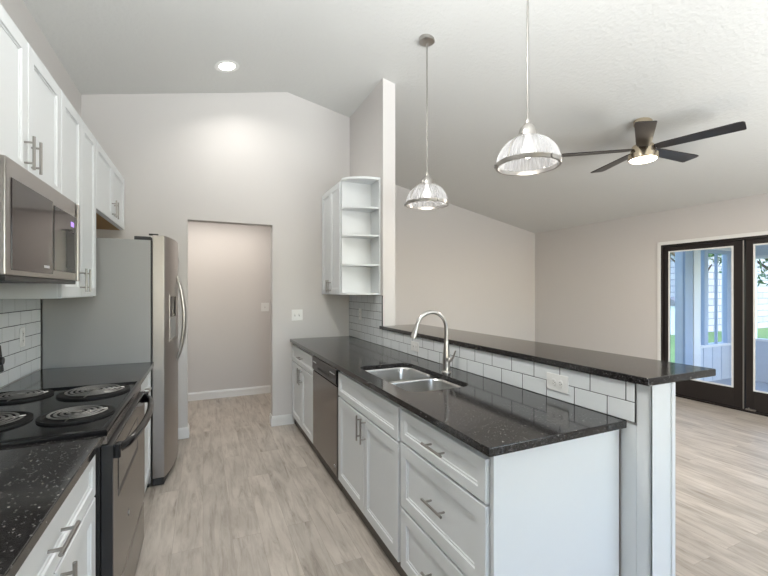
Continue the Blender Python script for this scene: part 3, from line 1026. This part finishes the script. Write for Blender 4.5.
m = MB(); m.box(XL + .070, XL + .0845, 2.10, 2.19, 1.075, 1.105); m.build('display', slot_dark, bg)
burners = [(-.490, 2.395, .122), (-.790, 2.435, .098), (-.465, 1.985, .100), (-.760, 1.990, .122)]
for (bx, by, br_) in burners:
    m = MB(); m.lathe([(br_ + .028, .9225), (br_ + .026, .930), (br_ + .014, .931), (br_ + .006, .9255), (br_ - .03, .9238), (.02, .9236)], (bx, by, 0), 40, cap1=True)
    pan = m.build('drip_pan', pan_black, t)
    pts = []
    turns = 5 if br_ > .11 else 4
    for k in range(turns * 28 + 1):
        f_ = k / (turns * 28)
        r_ = .018 + (br_ - .018) * f_
        a = 2 * PI * turns * f_
        pts.append((bx + r_ * math.cos(a), by + r_ * math.sin(a), .9365))
    m = MB(); m.tube(pts, .0058, 8, flat=.28); m.build('coil', coil_metal, pan)
    m = MB()
    for q in range(3):
        a = 2 * PI * q / 3 + .4
        m.tube([(bx + .006 * math.cos(a), by + .006 * math.sin(a), .9305), (bx + (br_ + .004) * math.cos(a), by + (br_ + .004) * math.sin(a), .9305)], .0025, 6)
    m.lathe([(.016, .926), (.016, .939), (.012, .941)], (bx, by, 0), 18, cap0=True, cap1=True)
    m.build('coil_support', nickel, pan)
# front: vent strip, door, drawer
DX = -.296
m = MB(); m.box(RF - .012, RF + .012, RY0 + .003, RY1 - .003, .875, .905, .002); m.build('vent_strip', stainless_dark, t)
m = MB(); m.box(RF - .010, DX, RY0 + .003, RY1 - .003, .285, .870, .006); od = m.build('oven_door', satin_black, t)
m = MB(); m.box(DX - .004, DX + .0008, RY0 + .006, RY1 - .006, .288, .868, .0008); m.build('front_panel', stainless_dark, od)
m = MB(); m.box(DX, DX + .0022, RY0 + .095, 2.300, .640, .800, .001); wn_ = m.build('window', satin_black, od)
m = MB(); m.box(DX + .001, DX + .0030, RY0 + .095, 2.262, .668, .801, .0008); m.build('glass', oven_glass, wn_)
m = MB(); m.box(DX - .001, DX + .0035, RY0 + .003, RY1 - .003, .820, .870, .0015); m.build('door_cap', gloss_black, od)
m = MB()
hp = []
for k in range(17):
    f_ = k / 16
    hp.append((DX + .006 + .055 * math.sin(PI * f_) ** .5, RY0 + .03 + (RY1 - RY0 - .06) * f_, .842))
m.tube(hp, .014, 14, flat=1.25)
for y in (RY0 + .012, RY1 - .05): m.box(DX - .001, DX + .022, y, y + .038, .815, .866, .004)
m.build('handle', gloss_black, od)
m = MB(); m.lathe([(.014, 0), (.014, .002)], (DX - .0005, 2.040, .462), 20, 'X', True, True); m.build('badge', slot_dark, od)
m = MB(); m.lathe([(.010, 0), (.010, .0022)], (DX + .0008, 2.040, .462), 20, 'X', True, True); m.build('badge', nickel, od)
m = MB(); m.box(RF - .010, DX - .002, RY0 + .003, RY1 - .003, .055, .258, .006); m.build('storage_drawer', stainless_dark, t)
m = MB(); m.box(RF - .06, RF - .03, RY0 + .02, RY1 - .02, 0, .05); m.build('kick_panel', satin_black, t)

# ------------------------------------------------------------------ refrigerator
FY0, FY1 = 3.323, 4.240
t = thing('refrigerator', 'stainless side-by-side refrigerator with grey side beside the doorway wall', 'refrigerator', (-.65, (FY0 + FY1) / 2, 0))
m = MB(); m.box(-.968, -.345, FY0, FY1, .03, 1.795, .006); m.build('body', fridge_side, t)
m = MB(); m.box(-.94, -.36, FY0 + .02, FY1 - .02, 0, .03); m.build('base', satin_black, t)
def bulge(y): # front profile
    f_ = (y - FY0) / (FY1 - FY0)
    return -.260 + .066 * math.sin(PI * min(max(f_, 0), 1)) ** .75
def fdoor(a, b_):
    m_ = MB()
    n = 12
    pl = [(-.334, a), ] + [(bulge(a + (b_ - a) * k / n), a + (b_ - a) * k / n) for k in range(n + 1)] + [(-.334, b_)]
    m_.prism(pl, .062, 1.832, .003)
    return m_
seam = 3.715
fz = fdoor(FY0 + .001, seam - .003).build('door', stainless, t)
ff = fdoor(seam + .003, FY1 - .001).build('door', stainless, t)
for (yy, dd) in ((seam - .032, fz), (seam + .032, ff)):
    hp = []
    for k in range(25):
        f_ = k / 24
        hp.append((bulge(yy) - .003 + .056 * math.sin(PI * f_) ** .8, yy, .85 + .70 * f_))
    m = MB(); m.tube(hp, [.006 + .009 * math.sin(PI * k / 24) ** .6 for k in range(25)], 12); m.build('handle', nickel, dd)
# dispenser in the freezer door
def door_strip(ya_, yb_, z0_, z1_, proud):
    m_ = MB(); n_ = 10
    ys_ = [ya_ + (yb_ - ya_) * k / n_ for k in range(n_ + 1)]
    m_.prism([(bulge(y_) - .004, y_) for y_ in reversed(ys_)] + [(bulge(y_) + proud, y_) for y_ in ys_], z0_, z1_, .0012)
    return m_
dp = door_strip(3.420, 3.620, 1.040, 1.400, .003).build('dispenser', stainless, fz)
door_strip(3.435, 3.605, 1.230, 1.385, .0045).build('dispenser_panel', gloss_black, dp)
door_strip(3.440, 3.600, 1.065, 1.222, .0040).build('dispenser_recess', fridge_side, dp)
door_strip(3.435, 3.605, 1.050, 1.062, .016).build('drip_tray', stainless, dp)
m = MB(); m.lathe([(.018, 0), (.018, .004), (.015, .006)], (bulge(3.92) - .002, 3.92, 1.70), 20, 'X', True, True); m.build('badge', nickel, ff)
for (a, b_) in ((FY0 + .015, FY0 + .11), (FY1 - .11, FY1 - .015)):
    m = MB(); m.box(-.45, -.345, a, b_, 1.795, 1.822, .004); m.cyl((-.318, (a + b_) / 2 - .02, 1.832), .012, .012); m.box(-.36, -.30, (a + b_) / 2 - .035, (a + b_) / 2 - .005, 1.834, 1.846, .002)
    m.build('hinge_cover', slot_dark, t)
m = MB(); m.box(-.348, -.335, FY0 + .003, FY1 - .003, .06, 1.79); m.build('gasket', satin_black, t)
m = MB(); m.prism([(-.334, FY0 + .01), (-.262, FY0 + .01), (-.205, 3.8), (-.262, FY1 - .01), (-.334, FY1 - .01)], .006, .058, .003); m.build('kick_grille', slot_dark, t)

# ------------------------------------------------------------------ pendants
def pendant(x, y, label, group='pendant lights over the bar'):
    zc = ceil_z(x)
    zs = 2.110       # rim height
    t_ = thing('pendant_light', label, 'pendant light', (x, y, zc), 0, group)
    m_ = MB(); m_.lathe([(.060, zc + .018), (.062, zc - .004), (.060, zc - .020), (.045, zc - .028), (.010, zc - .032)], (x, y, 0), 28, cap0=True, cap1=True)
    m_.build('canopy', nickel, t_)
    m_ = MB(); m_.tube([(x, y, zc - .025), (x, y, zs + .235)], .0058, 10); m_.build('rod', chrome_dark, t_)
    m_ = MB(); m_.lathe([(.009, zs + .245), (.013, zs + .235), (.014, zs + .222), (.024, zs + .214), (.040, zs + .196), (.048, zs + .172), (.050, zs + .152), (.030, zs + .150)], (x, y, 0), 28, cap0=True, cap1=True)
    m_.build('socket_cap', nickel, t_)
    prof = []
    R = .163
    for k in range(15):
        a = math.radians(15.5 + 74.5 * k / 14)
        prof.append((R * math.sin(a), zs + .158 * math.cos(a)))
    inner = [(r_ - .003, z_ - .001) for r_, z_ in reversed(prof)]
    m_ = MB(); m_.lathe(prof, (x, y, 0), 192, ribs=48, rib_d=.018)
    m_.build('glass_shade', rib_glass, t_, recalc=False)
    m_ = MB(); m_.lathe([(R - .006, zs - .012), (R + .005, zs - .012), (R + .006, zs + .010), (R - .001, zs + .012), (R - .006, zs + .008), (R - .006, zs - .012)], (x, y, 0), 48)
    for q in range(3):
        a = 2 * PI * q / 3 + .5
        m_.cyl((x + (R + .010) * math.cos(a), y + (R + .010) * math.sin(a), zs - .014), .005, .02, n=10)
    rim = m_.build('rim', chrome_dark, t_)
    for q in range(3):
        a = 2 * PI * q / 3 + 3.35
        m_ = MB()
        pp = []
        for k in range(12):
            aa = math.radians(16 + 72 * k / 11)
            pp.append((x + (R + .004) * math.sin(aa) * math.cos(a), y + (R + .004) * math.sin(aa) * math.sin(a), zs + .162 * math.cos(aa)))
        m_.tube(pp, .004, 8); m_.build('strap', chrome_dark, t_)
    m_ = MB(); m_.lathe([(.012, zs + .150), (.016, zs + .120), (.030, zs + .085), (.032, zs + .065), (.022, zs + .042), (.004, zs + .034)], (x, y, 0), 20, cap0=True, cap1=True)
    m_.build('bulb', bulb, t_)
    l = bpy.data.lights.new('pendant_lamp', 'POINT'); l.energy = 0.6; l.color = (1.0, .95, .88); l.shadow_soft_size = .03
    lo = bpy.data.objects.new('pendant_lamp', l); COL.objects.link(lo); lo.parent = t_; lo.location = (0, 0, zs + .02 - zc)
    return t_


pendant(1.60, 2.705, 'farther ribbed glass dome pendant light, above the faucet end of bar')
pendant(1.60, 1.640, 'nearer ribbed glass dome pendant light, hung beside the ceiling fan')

# ------------------------------------------------------------------ ceiling fan
fx, fy, fz_ = 3.672, 2.340, 2.715
zc = ceil_z(fx)
t = thing('ceiling_fan', 'five-blade dark ceiling fan with round light over the living room', 'ceiling fan', (fx, fy, zc))
m = MB(); m.lathe([(.075, zc + .02), (.075, zc - .03), (.055, zc - .055), (.03, zc - .065), (.03, fz_ + .06), (.085, fz_ + .045), (.098, fz_ + .02), (.100, fz_ - .03)], (fx, fy, 0), 40, cap0=True, cap1=True)
m.build('motor_housing', brass_nickel, t)
m = MB(); m.lathe([(.102, fz_ - .03), (.120, fz_ - .035), (.122, fz_ - .075), (.118, fz_ - .085), (.112, fz_ - .085)], (fx, fy, 0), 40, cap0=True)
lk = m.build('light_kit', brass_nickel, t)
m = MB(); m.lathe([(.112, fz_ - .083), (.100, fz_ - .094), (.06, fz_ - .102), (.004, fz_ - .104)], (fx, fy, 0), 40, cap1=True)
m.build('diffuser', led, lk)
for k in range(5):
    th = math.radians(-2 + 72 * k)
    ux, uy = math.cos(th), math.sin(th)
    px_, py_ = -uy, ux
    pitch = math.radians(-8)
    def P(r_, s_, dz):
        return (fx + ux * r_ + px_ * s_ * math.cos(pitch), fy + uy * r_ + py_ * s_ * math.cos(pitch), fz_ + .01 + s_ * math.sin(pitch) + dz)
    outline = [(.10, -.045), (.16, -.058), (.66, -.076), (.695, -.070), (.707, -.050), (.70, .066), (.69, .074), (.16, .058), (.10, .045)]
    m = MB()
    m.loops([[P(a, b_, -.004) for a, b_ in outline], [P(a, b_, .004) for a, b_ in outline]], cap0=True, cap1=True)
    bl = m.build('blade', fan_wood, t)
    m = MB(); m.loops([[P(a, b_, .004) for a, b_ in [(.07, -.03), (.17, -.035), (.20, 0), (.17, .035), (.07, .03)]], [P(a, b_, .009) for a, b_ in [(.07, -.03), (.17, -.035), (.20, 0), (.17, .035), (.07, .03)]]], cap0=True, cap1=True)
    m.build('blade_bracket', brass_nickel, bl)
l = bpy.data.lights.new('fan_lamp', 'AREA'); l.shape = 'DISK'; l.size = .2; l.energy = 34; l.color = (1.0, .90, .80)
lo = bpy.data.objects.new('fan_lamp', l); COL.objects.link(lo); lo.parent = t; lo.location = (0, 0, fz_ - .11 - zc)

# ------------------------------------------------------------------ recessed ceiling light
def recessed(x, y, label, power):
    zc_ = ceil_z(x)
    sl = math.atan(SL) if x < RX else -math.atan(SR)
    t_ = thing('recessed_light', label, 'ceiling light', (x, y, zc_), 0)
    t_.rotation_euler = (0, -sl, 0)
    m_ = MB(); m_.lathe([(.072, .0), (.104, -.001), (.106, -.004), (.098, -.008), (.070, -.006), (.066, .004)], (0, 0, 0), 40)
    m_.build('trim_ring', trim_white, t_, world=False)
    m_ = MB(); m_.lathe([(.066, -.004), (.04, -.006), (.003, -.007)], (0, 0, 0), 40, cap1=True)
    m_.build('lens', led_can, t_, world=False)
    l_ = bpy.data.lights.new('recessed_lamp', 'AREA'); l_.shape = 'DISK'; l_.size = .13; l_.spread = math.radians(140); l_.energy = power; l_.color = (1.0, .97, .92)
    lo_ = bpy.data.objects.new('recessed_lamp', l_); COL.objects.link(lo_); lo_.parent = t_; lo_.location = (0, 0, -.012)
    return t_


recessed(.193, 3.788, 'round white recessed light in the sloped ceiling above the galley', 4)
recessed(.195, 1.62, 'round white recessed light added unseen in the kitchen ceiling', 13)  # extra fixture out of view, added to brighten the cabinet fronts
